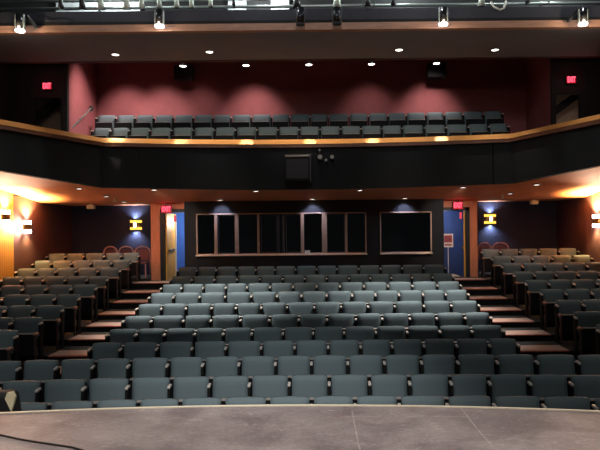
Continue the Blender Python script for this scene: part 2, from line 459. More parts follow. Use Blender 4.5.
# ------------------------------------------------------------------ side walls
bm = bm_new(); add_box(bm, XL - .2, XL, -3, 15.85, -.2, 7.5); struct('wall_left_front', bm, M['slat'])
bm = bm_new(); add_box(bm, XL - .2, XL, 15.85, 19.7, -.2, 4.0); struct('wall_left', bm, M['maroon'])
bm = bm_new(); add_box(bm, XR, XR + .2, -3, 15.85, -.2, 7.5); struct('wall_right_front', bm, M['slat'])
bm = bm_new(); add_box(bm, XR, XR + .2, 15.85, 19.7, -.2, 4.0); struct('wall_right', bm, M['maroon'])
# upper parts of the side walls, dark, above the balcony
bm = bm_new(); add_box(bm, XL, XL + .06, 6, 15.6, 4.45, 7.5); struct('wall_left_upper', bm, M['blackwall'])
bm = bm_new(); add_box(bm, XR - .06, XR, 6, 15.6, 4.45, 7.5); struct('wall_right_upper', bm, M['blackwall'])

# ------------------------------------------------------------------ rear: sconce walls, jambs, doorways, booth
RW = 19.5
SZ = CAMZ + 0.868           # ceiling height at the back
pl, pr = P(151, 240, RW).x, P(478, 240, RW).x
bm = bm_new(); add_box(bm, XL, pl, RW, RW + .2, -.2, 4.2); struct('wall_rear_left', bm, M['navy'])
bm = bm_new(); add_box(bm, pr, XR, RW, RW + .2, -.2, 4.2); struct('wall_rear_right', bm, M['navy'])
for px, nm in ((70.5, 2), (555, 3)):
    pass
DD = 17.9
bm = bm_new(); add_box(bm, X(151, DD), X(160, DD), DD, DD + .32, 1.46, SZ); struct('trim_2', bm, M['jamb'])
bm = bm_new(); add_box(bm, X(470, DD), X(477.5, DD), DD, DD + .32, 1.46, SZ); struct('trim_3', bm, M['jamb'])
BD = 17.4
bxl, bxr = X(184.5, BD), X(444, BD)
# door surrounds
zt = P(170, 212.5, DD).z; ztr = P(455, 210.5, DD).z
bm = bm_new(); add_box(bm, X(160, DD), X(164.5, DD), DD + .02, DD + .3, 1.46, zt + .1); add_box(bm, X(160, DD), bxl + .15, DD + .02, DD + .3, zt, zt + .1)
struct('doorframe_1', bm, M['doorframe'])
bm = bm_new(); add_box(bm, X(466, DD), X(470, DD), DD + .02, DD + .3, 1.46, ztr + .1); add_box(bm, bxr - .1, X(470, DD), DD + .02, DD + .3, ztr, ztr + .1)
struct('doorframe_2', bm, M['doorframe'])
bm = bm_new(); add_box(bm, X(160, DD), bxl + .1, DD + .0, DD + .32, zt + .1, SZ)
struct('wall_door_left', bm, M['jamb'])
bm = bm_new(); add_box(bm, bxr - .1, X(470, DD), DD + .0, DD + .32, ztr + .1, SZ)
struct('wall_door_right', bm, M['jamb'])
# corridors beyond the doors
bm = bm_new(); add_box(bm, -6.0, bxl + .6, 20.3, 20.4, 1.3, 4.0); struct('wall_corridor_left', bm, M['blue'])
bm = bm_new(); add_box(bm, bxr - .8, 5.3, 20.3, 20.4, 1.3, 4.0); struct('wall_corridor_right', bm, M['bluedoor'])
bm = bm_new(); add_box(bm, X(158, DD), bxl + .6, DD + .3, 20.4, zt + .12, zt + .17); add_box(bm, bxr - .8, X(472, DD), DD + .3, 20.4, ztr + .12, ztr + .17)
struct('ceiling_corridor', bm, M['white'])
bm = bm_new(); add_box(bm, bxl + .1, bxl + .2, DD, 20.3, 1.3, 4.0); struct('wall_corridor_left_inner', bm, M['blue'])
bm = bm_new(); add_box(bm, bxr - .2, bxr - .1, DD, 20.3, 1.3, 4.0); struct('wall_corridor_right_inner', bm, M['bluedoor'])
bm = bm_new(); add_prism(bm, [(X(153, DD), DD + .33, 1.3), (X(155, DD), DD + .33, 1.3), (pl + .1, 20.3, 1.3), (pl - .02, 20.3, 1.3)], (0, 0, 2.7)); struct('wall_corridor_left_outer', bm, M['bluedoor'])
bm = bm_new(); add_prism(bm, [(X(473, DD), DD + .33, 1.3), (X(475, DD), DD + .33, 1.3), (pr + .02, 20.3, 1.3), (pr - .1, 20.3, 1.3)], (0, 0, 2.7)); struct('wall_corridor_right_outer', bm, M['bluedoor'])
bm = bm_new(); add_box(bm, bxr - .2, X(470, DD), 19.3, 20.3, 1.461, 1.475); struct('floor_corridor_right', bm, M['smallbox'])
# door leaves swung back into the corridors
x0 = X(165, DD)
bm = bm_new(); add_box(bm, x0, x0 + .045, DD + .05, DD + .95, 1.47, zt - .02, .004)
for v in bm.verts: v.co.x += (v.co.y - DD) * 0.02
d1 = struct('door_1', bm, M['doorwood'])
bm = bm_new(); add_box(bm, x0 + .07, x0 + .10, DD + .15, DD + .80, 2.42, 2.47, .01); add_box(bm, x0 + .05, x0 + .075, DD + .2, DD + .24, 2.42, 2.47); add_box(bm, x0 + .05, x0 + .075, DD + .7, DD + .74, 2.42, 2.47)
obj('push_bar', bm, M['blackmetal'], d1)
bm = bm_new(); add_box(bm, x0 + .03, x0 + .10, DD + .945, DD + .97, 1.47, zt - .03); obj('door_edge', bm, M['white'], d1)
x1 = X(465.5, DD)
bm = bm_new(); add_box(bm, x1 - .045, x1, DD + .05, DD + .95, 1.47, ztr - .02, .004)
for v in bm.verts:
    f = v.co.y - DD - .05; v.co.x += f * .42; v.co.y = DD + .05 + f * .85
d2 = struct('door_2', bm, M['doorwood'])
bm = bm_new(); add_tube(bm, [(x1 - .03, DD + .09, 2.43), (x1 - .09, DD + .06, 2.43)], .03, 10); obj('door_knob', bm, M['brass'], d2)

# exit signs
def text_mesh(s, size, depth):
    cu = bpy.data.curves.new('txt', 'FONT'); cu.body = s; cu.size = size; cu.extrude = depth; cu.align_x = 'CENTER'; cu.align_y = 'CENTER'; cu.offset = size * 0.03
    o = bpy.data.objects.new('txt', cu); C.objects.link(o)
    bpy.context.view_layer.update()
    me = bpy.data.meshes.new_from_object(o.evaluated_get(bpy.context.evaluated_depsgraph_get()))
    bpy.data.objects.remove(o); bpy.data.curves.remove(cu); return me
EXIT = text_mesh('EXIT', 0.19, 0.004); EXIT.materials.clear(); EXIT.materials.append(M['exit'])
def exit_sign(px, py, d, label, ww=.34, hh=.24, hang=True):
    c = P(px, py, d)
    t = thing('exit_sign', label, 'exit sign', c, 0, 'illuminated exit signs')
    bm = bm_new(); add_box(bm, -ww / 2, ww / 2, 0, .06, -hh / 2, hh / 2, .008)
    if hang: add_box(bm, -.05, .05, .01, .05, hh / 2, hh / 2 + .12)
    obj('housing', bm, M['exitbox'], t)
    bm = bm_new(); add_box(bm, -ww / 2 + .015, ww / 2 - .015, -.006, .0, -hh / 2 + .015, hh / 2 - .015); obj('face', bm, M['exitplate'], t)
    o = bpy.data.objects.new('lettering', EXIT); C.objects.link(o); o.parent = t; o.location = (0, -.012, 0.0); o.rotation_euler = (PI / 2, 0, 0)
    o.scale = (ww / .47 * .95, 1.05, 1)
    lamp('POINT', c + Vector((0, -.15, 0.02)), 0.9, (1, .08, .1), .06)
exit_sign(166.3, 209.3, DD - .12, 'red lit exit sign hanging above the open yellow door', .33)
exit_sign(458, 205.5, DD - .12, 'red lit exit sign hanging above the doorway with the poster stand', .31)
exit_sign(47, 86.2, 15.42, 'red lit exit sign on black wall left of the balcony seats', .26, .18, False)
exit_sign(571.3, 79.8, 15.42, 'red lit exit sign on black wall right of the balcony seats', .26, .20, False)
for px, py, lb in ((175.2, 218.5, 'small red plate standing in for a reflection of the left exit sign'), (460.6, 215.5, 'small red plate standing in for a reflection of the right exit sign')):
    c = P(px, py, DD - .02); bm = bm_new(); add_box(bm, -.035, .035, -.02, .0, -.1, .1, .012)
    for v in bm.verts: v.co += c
    tag(obj('exit_reflection', bm, M['exitreflect']), lb, 'plate', 'red plates by the doors')  # exit sign reflections put in as small glowing red plates

# booth
wz = lambda px, py: P(px, py, BD).z
W1 = (196.3, 366.5); W2 = (380.0, 431.8)
w1x0, w1x1, w2x0, w2x1 = X(W1[0], BD), X(W1[1], BD), X(W2[0], BD), X(W2[1], BD)
wtop = wz(310, 212.6); wbot = wz(310, 254.0)
bm = bm_new()
add_box(bm, bxl, w1x0, BD, BD + .15, 1.0, SZ + .05); add_box(bm, w1x1, w2x0, BD, BD + .15, 1.0, SZ + .05); add_box(bm, w2x1, bxr, BD, BD + .15, 1.0, SZ + .05)
for a, b in ((w1x0, w1x1), (w2x0, w2x1)):
    add_box(bm, a, b, BD, BD + .15, 1.0, wbot); add_box(bm, a, b, BD, BD + .15, wtop, SZ + .05)
struct('wall_booth', bm, M['booth'])
bm = bm_new(); add_box(bm, bxl + .25, bxr - .25, 19.3, 19.4, 1.3, SZ); add_box(bm, bxl + .2, bxl + .25, BD + .15, 19.4, 1.3, SZ); add_box(bm, bxr - .25, bxr - .2, BD + .15, 19.4, 1.3, SZ)
struct('wall_booth_interior', bm, M['room'])
def window(nm, a, b, mull):
    bm = bm_new(); fw = .035
    add_box(bm, a, b, BD - .02, BD + .06, wtop - fw, wtop, .004); add_box(bm, a, b, BD - .02, BD + .06, wbot, wbot + fw, .004)
    add_box(bm, a, a + fw, BD - .02, BD + .06, wbot, wtop, .004); add_box(bm, b - fw, b, BD - .02, BD + .06, wbot, wtop, .004)
    w = struct(nm, bm, M['winframe'])
    for px, hw, k in mull:
        x = X(px, BD); bm = bm_new(); add_box(bm, x - hw, x + hw, BD - .03, BD + .05, wbot + fw, wtop - fw, .004)
        obj('mullion', bm, M['winframe'] if k else M['winmetal'], w)
    bm = bm_new(); add_box(bm, a - .01, b + .01, BD - .08, BD - .018, wbot - .035, wbot + .012, .006); obj('window_sill', bm, M['sill'], w)
    ms = [a] + [X(m[0], BD) for m in mull] + [b]
    for u, v in zip(ms, ms[1:]):
        bm = bm_new(); add_box(bm, u + .02, v - .02, BD + .02, BD + .026, wbot + .02, wtop - .02); obj('pane', bm, M['glass'], w)
    # slim grey sliding sashes in some of the lights
    for u, v in ((216, 237), (258.5, 278.5), (283.5, 302.5), (324.5, 346.3)):
        if len(mull) == 0: break
        xa, xb = X(u, BD) + .07, X(v, BD) - .045; bm = bm_new(); za, zb_ = wbot + .05, wtop - .05; th = .018
        for q_ in ((xa, xb, za, za + th), (xa, xb, zb_ - th, zb_), (xa, xa + th, za + th, zb_ - th), (xb - th, xb, za + th, zb_ - th)):
            add_box(bm, q_[0], q_[1], BD + .0, BD + .018, q_[2], q_[3])
        obj('sash', bm, M['winmetal'], w)
    return w
wa = window('window_1', w1x0, w1x1, [(216, .04, 1), (237, .055, 1), (258.5, .03, 1), (278.5, .025, 0), (283.5, .025, 0), (302.5, .045, 1), (324.5, .075, 1), (346.3, .035, 1)])
wb = window('window_2', w2x0, w2x1, [])
c = P(307.5, 251.3, BD - .045)
bm = bm_new(); add_box(bm, c.x - .075, c.x + .075, BD - .07, BD - .055, wbot + .012, wbot + .11)
tag(obj('paper_card', bm, M['white']), 'small white card standing on the booth window sill', 'card')
# dim shelves and equipment inside the booth
bm = bm_new()
add_box(bm, -3, 2.9, 18.2, 18.8, 2.0, 2.25)
tag(obj('control_desk', bm, M['blackmetal']), 'dark control desk standing behind the booth windows', 'desk')

# sconces
def sconce(px, py, d, label, rz=0, white=False, power=60, wall='rear'):
    c = P(px, py, d)
    t = thing('wall_sconce', label, 'sconce', c, rz, 'wall sconces')
    def half(r0, r1, z0, z1, n=14, dep=.11):
        bm = bm_new(); outer = []; inner = []
        A = [(-r0 * math.cos(PI * k / n), -dep * math.sin(PI * k / n)) for k in range(n + 1)]
        B = [(-r1 * math.cos(PI * k / n), -(dep - (r0 - r1)) * math.sin(PI * k / n)) for k in range(n + 1)]
        add_prism(bm, [(x, y, z0) for x, y in A + B[::-1]], (0, 0, z1 - z0)); return bm
    obj('shade', half(.20, .185, -.075, .075), M['brass'], t)
    bm = half(.19, .172, .076, .15); obj('diffuser', bm, M['lampwarm'], t)
    bm = half(.19, .172, -.15, -.076); obj('diffuser', bm, M['lampwarm'], t)
    bm = bm_new(); add_box(bm, -.032, .032, -.128, -.112, -.07, .07, .004); obj('glow_strip', bm, M['lampwhite'] if white else M['lamp'], t)
    bm = bm_new(); add_box(bm, -.17, .17, -.008, -.001, -.12, .12); obj('back_plate', bm, M['brass'], t)
    R = Matrix.Rotation(rz, 4, 'Z')
    col = (1, .90, .78)
    for s in (-1, 1):
        o = lamp('SPOT', c + R @ Vector((0, -.09, s * .155)), power, (0.80, .86, 1) if not white else (1, .80, .58), .03, c + R @ Vector((0, -.03, s * 2)), 130, .9)
    return t
sconce(136, 225, RW, 'warm brass half-round sconce on navy wall left of the open yellow door', power=75)
sconce(490, 219, RW, 'warm brass half-round sconce on navy wall right of the poster stand', power=75)
def side_sconce(px, py, x, label, rz, power=60):
    a = (px - CX) - ROLL * (py - CY); d = x * F / a; p = P(px, py, d)
    c = Vector((x, d, p.z))
    t = thing('wall_sconce', label, 'sconce', c, rz, 'wall sconces')
    n = 14
    def half(r0, dep, z0, z1, th):
        bm = bm_new()
        A = [(-r0 * math.cos(PI * k / n), -dep * math.sin(PI * k / n)) for k in range(n + 1)]
        B = [(-(r0 - th) * math.cos(PI * k / n), -(dep - th) * math.sin(PI * k / n)) for k in range(n + 1)]
        add_prism(bm, [(q_[0], q_[1], z0) for q_ in A + B[::-1]], (0, 0, z1 - z0)); return bm
    obj('shade', half(.20, .11, -.075, .075, .015), M['brass'], t)
    obj('diffuser', half(.19, .10, .076, .17, .018), M['lampwhite'], t); obj('diffuser', half(.19, .10, -.17, -.076, .018), M['lampwhite'], t)
    bm = bm_new(); add_box(bm, -.17, .17, -.008, -.001, -.12, .12); obj('back_plate', bm, M['brass'], t)
    R = Matrix.Rotation(rz, 4, 'Z'); sg = -1 if x < 0 else 1
    lamp('SPOT', c + Vector((-sg * .10, -.22, 0)), power * 2.0, (1, .62, .42), .06, c + Vector((sg * .25, -1.2, 0)), 150, .6)
    for s in (-1, 1):
        lamp('SPOT', c + R @ Vector((0, -.16, s * .18)), power * (6 if s > 0 else 0.5), (1, .64, .24), .05, c + R @ Vector((0, -.10 if s > 0 else .02, s * 2)), 130, .8)
        lamp('POINT', c + R @ Vector((0, -.09, s * .20)), power * .04, (1, .66, .42), .05)
side_sconce(5, 217, XL, 'glaring white sconce on the mustard ribbed wall', PI / 2, 130)
side_sconce(26.5, 227, XL, 'glaring white sconce on maroon wall beside the mustard panel', PI / 2, 130)
side_sconce(597, 221, XR, 'glaring white sconce on the right maroon side wall', -PI / 2, 170)

# poster stand
c = P(448, 240.5, DD - .12); zb = 1.462
t = thing('poster_stand', 'pale framed poster sign on a white pole before the right doorway', 'sign', (c.x, DD - .12, zb))
hz = c.z - zb
bm = bm_new(); add_box(bm, -.15, .15, -.02, 0, hz - .2, hz + .2, .006); obj('sign_board', bm, M['poster'], t)
bm = bm_new(); add_box(bm, -.115, .115, -.025, -.0201, hz - .06, hz + .15); add_box(bm, -.1, .1, -.025, -.0201, hz - .15, hz - .10); obj('print', bm, M['posterink'], t)
bm = bm_new(); add_tube(bm, [(0, -.01, .02), (0, -.01, hz - .2)], .014, 10); obj('pole', bm, M['white'], t)
bm = bm_new(); add_cyl(bm, (0, -.01, 0), .10, .02, 20); obj('base', bm, M['white'], t)

# arched chairs at the back
def arched_chair(px, d, w, label, z=1.60):
    x = X(px, d, 250); t = thing('arched_chair', label, 'chair', (x, d, z), 0, 'loose arched chairs')
    h = w / 2
    arc = [(-h, 0, .02), (-h, 0, .55)] + [(-h * math.cos(PI * k / 10), 0, .74 + (HT - .74) * math.sin(PI * k / 10) ** .8) for k in range(0, 11)] + [(h, 0, .55), (h, 0, .02)]
    bm = bm_new(); add_tube(bm, arc, .022, 8); obj('back_frame', bm, M['chairwood'], t, True)
    bm = bm_new(); pts = [(-h * .86 * math.cos(PI * k / 10), -.02, .72 + (HT - .78) * math.sin(PI * k / 10) ** .8) for k in range(11)] + [(h * .8, -.02, .52), (-h * .8, -.02, .52)]
    add_prism(bm, pts, (0, .04, 0)); obj('backrest', bm, M['chairpad'], t)
    bm = bm_new(); add_box(bm, -h * .95, h * .95, -.45, -.02, .42, .48, .02, 2); obj('seat', bm, M['chairpad'], t)
    for s in (-1, 1):
        bm = bm_new(); add_tube(bm, [(s * h * .9, -.42, 0), (s * h * .9, -.42, .43)], .02, 8); obj('leg', bm, M['chairwood'], t)
HT = 0.95
arched_chair(110.5, 18.75, .42, 'reddish arched-back chair below left sconce, farthest from the open yellow door')
arched_chair(126, 18.7, .46, 'reddish arched-back chair below left sconce, middle of three')
arched_chair(142.5, 18.65, .48, 'reddish arched-back chair beside the orange jamb of the open yellow door')
arched_chair(484.5, 18.7, .40, 'reddish arched-back chair below right sconce, nearer the orange jamb')
arched_chair(500.5, 18.7, .50, 'reddish arched-back chair below right sconce, farther from the orange jamb')

# ------------------------------------------------------------------ balcony
def front(n=24):
    pts = []
    xl, xr = -5.58, 4.62; xm = (xl + xr) / 2; hw = (xr - xl) / 2
    for i in range(n + 1):
        x = xl + (xr - xl) * i / n; pts.append((x, 15.6 - .6 * ((x - xm) / hw) ** 2))
    return pts
fr = front()
SL = .43
lend = (fr[0][0] - SL * 6.0, fr[0][1] - 6.0); rend = (fr[-1][0] + SL * 6.0, fr[-1][1] - 6.0)
def sz(y): return CAMZ + (1.12 - .12 * (y - 15.3) if y > 15.3 else 1.12 + .065 * (15.3 - y))
path = [(XL, fr[0][1] - (fr[0][0] - XL) / SL)] + [(fr[0][0] + (XL - fr[0][0]) * (1 - k / 6), fr[0][1] - (fr[0][0] - XL) / SL * (1 - k / 6)) for k in range(1, 6)] + fr
rl = (fr[-1][1] - (XR - fr[-1][0]) / SL)
path += [(fr[-1][0] + (XR - fr[-1][0]) * k / 6, fr[-1][1] + (rl - fr[-1][1]) * k / 6) for k in range(1, 7)]
RT = CAMZ + 2.38
def sweep(prof, path):
    """prof: list of functions (x,y)->(offset outward, z)"""
    bm = bm_new(); rows = []
    n = len(path)
    for i, (x, y) in enumerate(path):
        a = Vector(path[max(0, i - 1)]); b = Vector(path[min(n - 1, i + 1)]); t = (b - a).normalized(); nrm = Vector((t.y, -t.x))
        rows.append([bm.verts.new((x + nrm.x * o, y + nrm.y * o, z(y) if callable(z) else z)) for o, z in prof])
    m = len(prof)
    for r0, r1 in zip(rows, rows[1:]):
        for k in range(m): bm.faces.new([r0[k], r1[k], r1[(k + 1) % m], r0[(k + 1) % m]])
    return bm
# fascia panels
struct('wall_balcony_front', sweep([(0, lambda y: sz(y) - .02), (0, RT - .2), (-.15, RT - .2), (-.15, lambda y: sz(y) - .02)], path), M['fascia'])
# wood rail: canted face catching the downlights above, darker underside board
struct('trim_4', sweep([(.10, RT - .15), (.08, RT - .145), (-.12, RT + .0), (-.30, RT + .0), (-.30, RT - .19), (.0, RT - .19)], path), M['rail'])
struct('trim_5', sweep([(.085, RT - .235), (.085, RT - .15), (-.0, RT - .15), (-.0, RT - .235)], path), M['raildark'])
# fascia seams
for k, px in enumerate((118, 148, 182, 216, 258, 337, 392, 430, 443, 497, 500)):
    c = P(px, 165, 15.2)
    i = min(range(len(path)), key=lambda i: abs(path[i][0] / path[i][1] - c.x / 15.2))
    x, y = path[i]
    bm = bm_new(); add_box(bm, x - .008, x + .008, y - .012, y + .01, sz(y), RT - .24); 
    o = struct('trim_%d' % (10 + k), bm, M['blackwall'])
# soffit
bm = bm_new()
pf = [Vector((x, y, sz(y))) for x, y in path]
mid = [Vector((x, 17.4, sz(17.4))) for x, y in path]
mid[0].x = XL; mid[-1].x = XR
last = [Vector((v.x, 19.7, SZ)) for v in mid]
R0 = [bm.verts.new(v) for v in pf]; R1 = [bm.verts.new((v.x, max(15.3, v.y + .02), sz(max(15.3, v.y + .02)))) for v in pf]; R2 = [bm.verts.new(v) for v in mid]; R3 = [bm.verts.new(v) for v in last]
for i in range(len(path) - 1):
    bm.faces.new([R0[i], R0[i + 1], R1[i + 1], R1[i]]); bm.faces.new([R1[i], R1[i + 1], R2[i + 1], R2[i]]); bm.faces.new([R2[i], R2[i + 1], R3[i + 1], R3[i]])
struct('ceiling_soffit', bm, M['soffit'])
# fill to the side walls
# balcony floors (stepped)
bm = bm_new()
add_box(bm, XL, XR, 15.62, BDF + .15, zbf - .12, zbf - .001); add_box(bm, XL, XR, BDF + .15, 19.0, zbf - .12, zbb - .001)
struct('floor_balcony', bm, M['dark'])
# walls of the balcony
CZ = CAMZ + 4.30
CR = CAMZ + 5.35
bl, br = P(66.7, 90, 15.5).x, P(552, 90, 15.5).x
bm = bm_new(); add_box(bm, XL, XR, 18.6, 18.8, zbf - .1, CR); struct('wall_balcony_rear', bm, M['redwall'])
bl2, br2 = P(97, 100, 18.6).x, P(526, 100, 18.6).x
bm = bm_new(); add_prism(bm, [(bl - .12, 15.63, zbf - .1), (bl, 15.63, zbf - .1), (bl2, 18.6, zbf - .1), (bl2 - .12, 18.6, zbf - .1)], (0, 0, CR - zbf + .1)); struct('wall_balcony_left', bm, M['redwall'])
bm = bm_new(); add_prism(bm, [(br, 15.63, zbf - .1), (br + .12, 15.63, zbf - .1), (br2 + .12, 18.6, zbf - .1), (br2, 18.6, zbf - .1)], (0, 0, CR - zbf + .1)); struct('wall_balcony_right', bm, M['redwall'])
def exit_panel(nm, xa, xb, da, db, zt):
    bm = bm_new()
    add_box(bm, xa, da, 15.5, 15.62, zbf - .2, CR); add_box(bm, db, xb, 15.5, 15.62, zbf - .2, CR); add_box(bm, da, db, 15.5, 15.62, zt, CR)
    struct(nm, bm, M['blackwall'])
dl = [P(34, 98, 15.5), P(60.5, 98, 15.5)]; dr = [P(556, 94, 15.5), P(580, 94, 15.5)]
exit_panel('wall_exit_left', XL, bl, dl[0].x, dl[1].x, dl[0].z)
exit_panel('wall_exit_right', br, XR, dr[0].x, dr[1].x, dr[0].z)
for nm, xa, xb in (('wall_vestibule_left', XL, bl - .15), ('wall_vestibule_right', br + .15, XR)):
    bm = bm_new(); add_box(bm, xa, xb, 16.5, 16.6, zbf - .2, CR); struct(nm, bm, M['vest'])
# stair beams seen through the vestibule openings
for (ax, ay), (bx_, by_), lb in (((34, 118), (62, 97), 'dark sloping stair rail in the opening below left balcony exit sign'), ((554, 112), (584, 90), 'dark sloping stair rail in the opening below right balcony exit sign')):
    a = P(ax, ay, 16.1); b = P(bx_, by_, 16.1)
    bm = bm_new(); add_prism(bm, [a + Vector((0, 0, -.12)), b + Vector((0, 0, -.12)), b + Vector((0, 0, .12)), a + Vector((0, 0, .12))], (0, .08, 0))
    tag(obj('stair_rail', bm, M['blackwall']), lb, 'stair rail')
# handrail at the left of the balcony
a = P(69, 131, 15.75); b = P(91, 108, 16.9)
t = thing('handrail', 'sloping steel handrail at the left end of the balcony rail', 'handrail', a)
bm = bm_new(); add_tube(bm, [(0, 0, 0), b - a], .028, 10); obj('rail_bar', bm, M['steel'], t)
bm = bm_new(); add_box(bm, *(lambda v: (v.x - .05, v.x + .06, v.y - .03, v.y + .03, v.z - .09, v.z + .05))(b - a), .01); obj('end_bracket', bm, M['blackmetal'], t)
# small black speaker boxes on rear corners
for px, py, lb in ((183, 72, 'black square loudspeaker under ceiling, left of balcony centre'), (437, 70, 'black square loudspeaker under ceiling, right of balcony centre')):
    c = P(px, py, 18.2); t = thing('wall_speaker', lb, 'speaker', c, 0, 'hanging loudspeakers')
    bm = bm_new(); add_box(bm, -.28, .28, 0, .3, -.22, .22, .02); obj('cabinet', bm, M['blackwall'], t)
    bm = bm_new(); add_box(bm, -.25, .25, -.008, 0, -.19, .19, .003); obj('grille', bm, M['fascia'], t)
    bm = bm_new(); add_tube(bm, [(0, .15, .2), (0, .15, CR - c.z)], .02, 8); obj('bracket', bm, M['blackmetal'], t)

# projector and little fittings on the fascia
c = P(297.5, 168, 15.1)
t = thing('projector_box', 'black projector box with pale top edge bracketed on balcony front', 'projector', c)
w_, h_ = .31, .31
bm = bm_new(); add_box(bm, -w_, w_, 0, .42, -h_, h_ - .03, .015); obj('body', bm, M['blackwall'], t)
bm = bm_new(); add_box(bm, -w_, w_, -.02, .42, h_ - .03, h_ + .02, .006); obj('top_edge', bm, M['edge'], t)
bm = bm_new(); add_box(bm, -w_ + .03, w_ - .03, -.012, 0, -h_ + .05, h_ - .08, .004); obj('front_panel', bm, M['lampoff'], t)
bm = bm_new(); add_box(bm, w_ + .0, w_ + .03, -.03, .40, -h_ - .03, h_ + .06); obj('bracket', bm, M['winmetal'], t)
for px, py, r, lb in ((320, 157, .07, 'small round pale lamp head on balcony front beside the projector'), (326, 160, .04, 'tiny pale lamp head, middle of the fittings beside the projector'), (332, 157, .06, 'small pale lamp head farthest from the projector box'), (319.5, 150.3, .035, 'tiny bright fitting just below balcony rail near the projector')):
    c = P(px, py, 15.38); t = thing('lamp_head', lb, 'lamp', c, 0, 'fittings beside the projector')
    bm = bm_new(); add_tube(bm, [(0, -.02, 0), (0, .16, 0)], r, 14); obj('body', bm, M['blackmetal'], t)
    bm = bm_new(); add_tube(bm, [(0, -.035, 0), (0, -.021, 0)], r * .8, 14); obj('lens', bm, M['edge'], t)
    bm = bm_new(); add_box(bm, -.012, .012, .12, .2, -r - .05, 0); obj('bracket', bm, M['blackmetal'], t)

# ------------------------------------------------------------------ upper ceiling and beam
BY = 12.9
bz = lambda py: P(327, py, BY).z
zb0, zb1, zb2 = bz(30.3), bz(23.4), bz(9.0)
bm = bm_new(); add_poly(bm, [(XL, BY, zb0), (XR, BY, zb0), (XR, 15.1, CZ), (XL, 15.1, CZ)]); struct('ceiling', bm, M['ceil'])
bm = bm_new(); add_box(bm, XL, XR, 15.16, 18.9, CR, CR + .1); struct('ceiling_rear', bm, M['ceilrear'])
bm = bm_new(); add_box(bm, XL, XR, 15.08, 15.16, CZ - .02, CR + .1); struct('trim_6', bm, M['ceiltrim'])
bm = bm_new(); add_box(bm, XL, XR, BY - .05, BY + .1, zb0, zb1); struct('trim_7', bm, M['strip'])
bm = bm_new(); add_box(bm, XL, XR, BY, BY + .12, zb1, zb2); struct('beam', bm, M['beam'])
bm = bm_new(); add_box(bm, XL, XR, BY - .03, BY, zb1, zb1 + .07); struct('trim_8', bm, M['blackwall'])
bm = bm_new(); add_box(bm, XL, XR, BY + .12, 14.6, zb2 - .3, zb2 - .25); struct('floor_catwalk', bm, M['blackwall'])
bm = bm_new(); add_box(bm, XL, XR, 14.6, 14.7, zb2 - .3, zb2 + 2.5); struct('wall_catwalk', bm, M['blackwall'])
# pale panels behind the catwalk
for k, (a, b) in enumerate(((56, 97), (101, 140), (228, 246), (271, 289))):
    bm = bm_new(); add_box(bm, X(a, 14.5, 5), X(b, 14.5, 5), 14.5, 14.58, zb2 - .25, zb2 + 1.5)
    o = obj('catwalk_panel', bm, M['back']); 
    tag(o, ['pale grey panel behind the catwalk pipe, leftmost and widest', 'pale grey panel behind the row of pale lanterns', 'narrow pale grey panel behind the catwalk left of centre', 'narrow pale grey panel behind the catwalk beside the dark lantern'][k], 'panel', 'panels behind the catwalk')
# pipes
for k, (py, d, lb, a, b, r) in enumerate(((6.0, 13.2, 'long pale lighting pipe running along the catwalk front', XL, XR, .035), (-1.5, 13.6, 'upper lighting pipe running along the catwalk', XL, XR, .03))):
    z = P(327, py, d).z; bm = bm_new(); add_tube(bm, [(a, d, z), (b, d, z)], r, 12)
    tag(obj('hanging_pipe', bm, M['pipe'], smooth=True), lb, 'pipe', 'catwalk pipes')
PZ = P(327, 6.0, 13.2).z
def lantern(px, label, m, s=1.0, tilt=.3, body=0):
    c = Vector((X(px, 13.05, 5), 12.98 + .06, PZ + .05))
    t = thing('stage_spotlight', label, 'stage light', c, 0, 'stage lanterns on the catwalk')
    R = Matrix.Rotation(tilt, 4, 'X')
    bm = bm_new(); add_tube(bm, [R @ Vector((0, -.05, -.15 * s)), R @ Vector((0, -.05, -.02)), R @ Vector((0, -.05, .04)), R @ Vector((0, -.05, .25))], [.085 * s, .06 * s, .055 * s, .05 * s], 14); obj('body', bm, m, t, True)
    bm = bm_new(); add_tube(bm, [R @ Vector((0, -.05, -.155 * s)), R @ Vector((0, -.05, -.15 * s))], .075 * s, 14); obj('lens', bm, M['lampoff'], t)
    bm = bm_new(); add_tube(bm, [(-.075 * s, -.05, .1), (-.08 * s, -.03, .22), (0, .0, .28), (.08 * s, -.03, .22), (.075 * s, -.05, .1)], .01, 6); obj('yoke', bm, M['blackmetal'], t)
    bm = bm_new(); add_box(bm, -.02, .02, .02, .09, -.1, .02, .005); obj('clamp', bm, M['blackmetal'], t)
LN = [(62, 1, .8), (83, 1, .9), (102, 0, 1.0), (127.5, 0, 1.0), (142.5, 0, .9), (160, 0, .8), (177.5, 0, .8), (192, 0, .75), (211, 0, .7), (234, 1, .5), (297, 1, 1.15), (337, 0, 1.2), (367.5, 1, .8), (393, 1, .7), (481, 0, 1.0), (527, 1, .6)]
for k, (px, dk, s) in enumerate(LN):
    lantern(px, f'{"black" if dk else "pale green-grey"} stage lantern on the catwalk pipe, {ORD[k]} of sixteen from left', M['blackmetal'] if dk else M['metal'], s, .15 + .2 * random.random())
bm = bm_new(); add_tube(bm, [P(491, 2, 12.95), P(494, 7, 12.9), P(500, 10, 12.9), P(504, 8, 12.9), P(506, 1, 12.95)], .022, 8)
tag(obj('conduit', bm, M['white'], smooth=True), 'bent white flexible conduit hanging from the catwalk pipe', 'conduit')
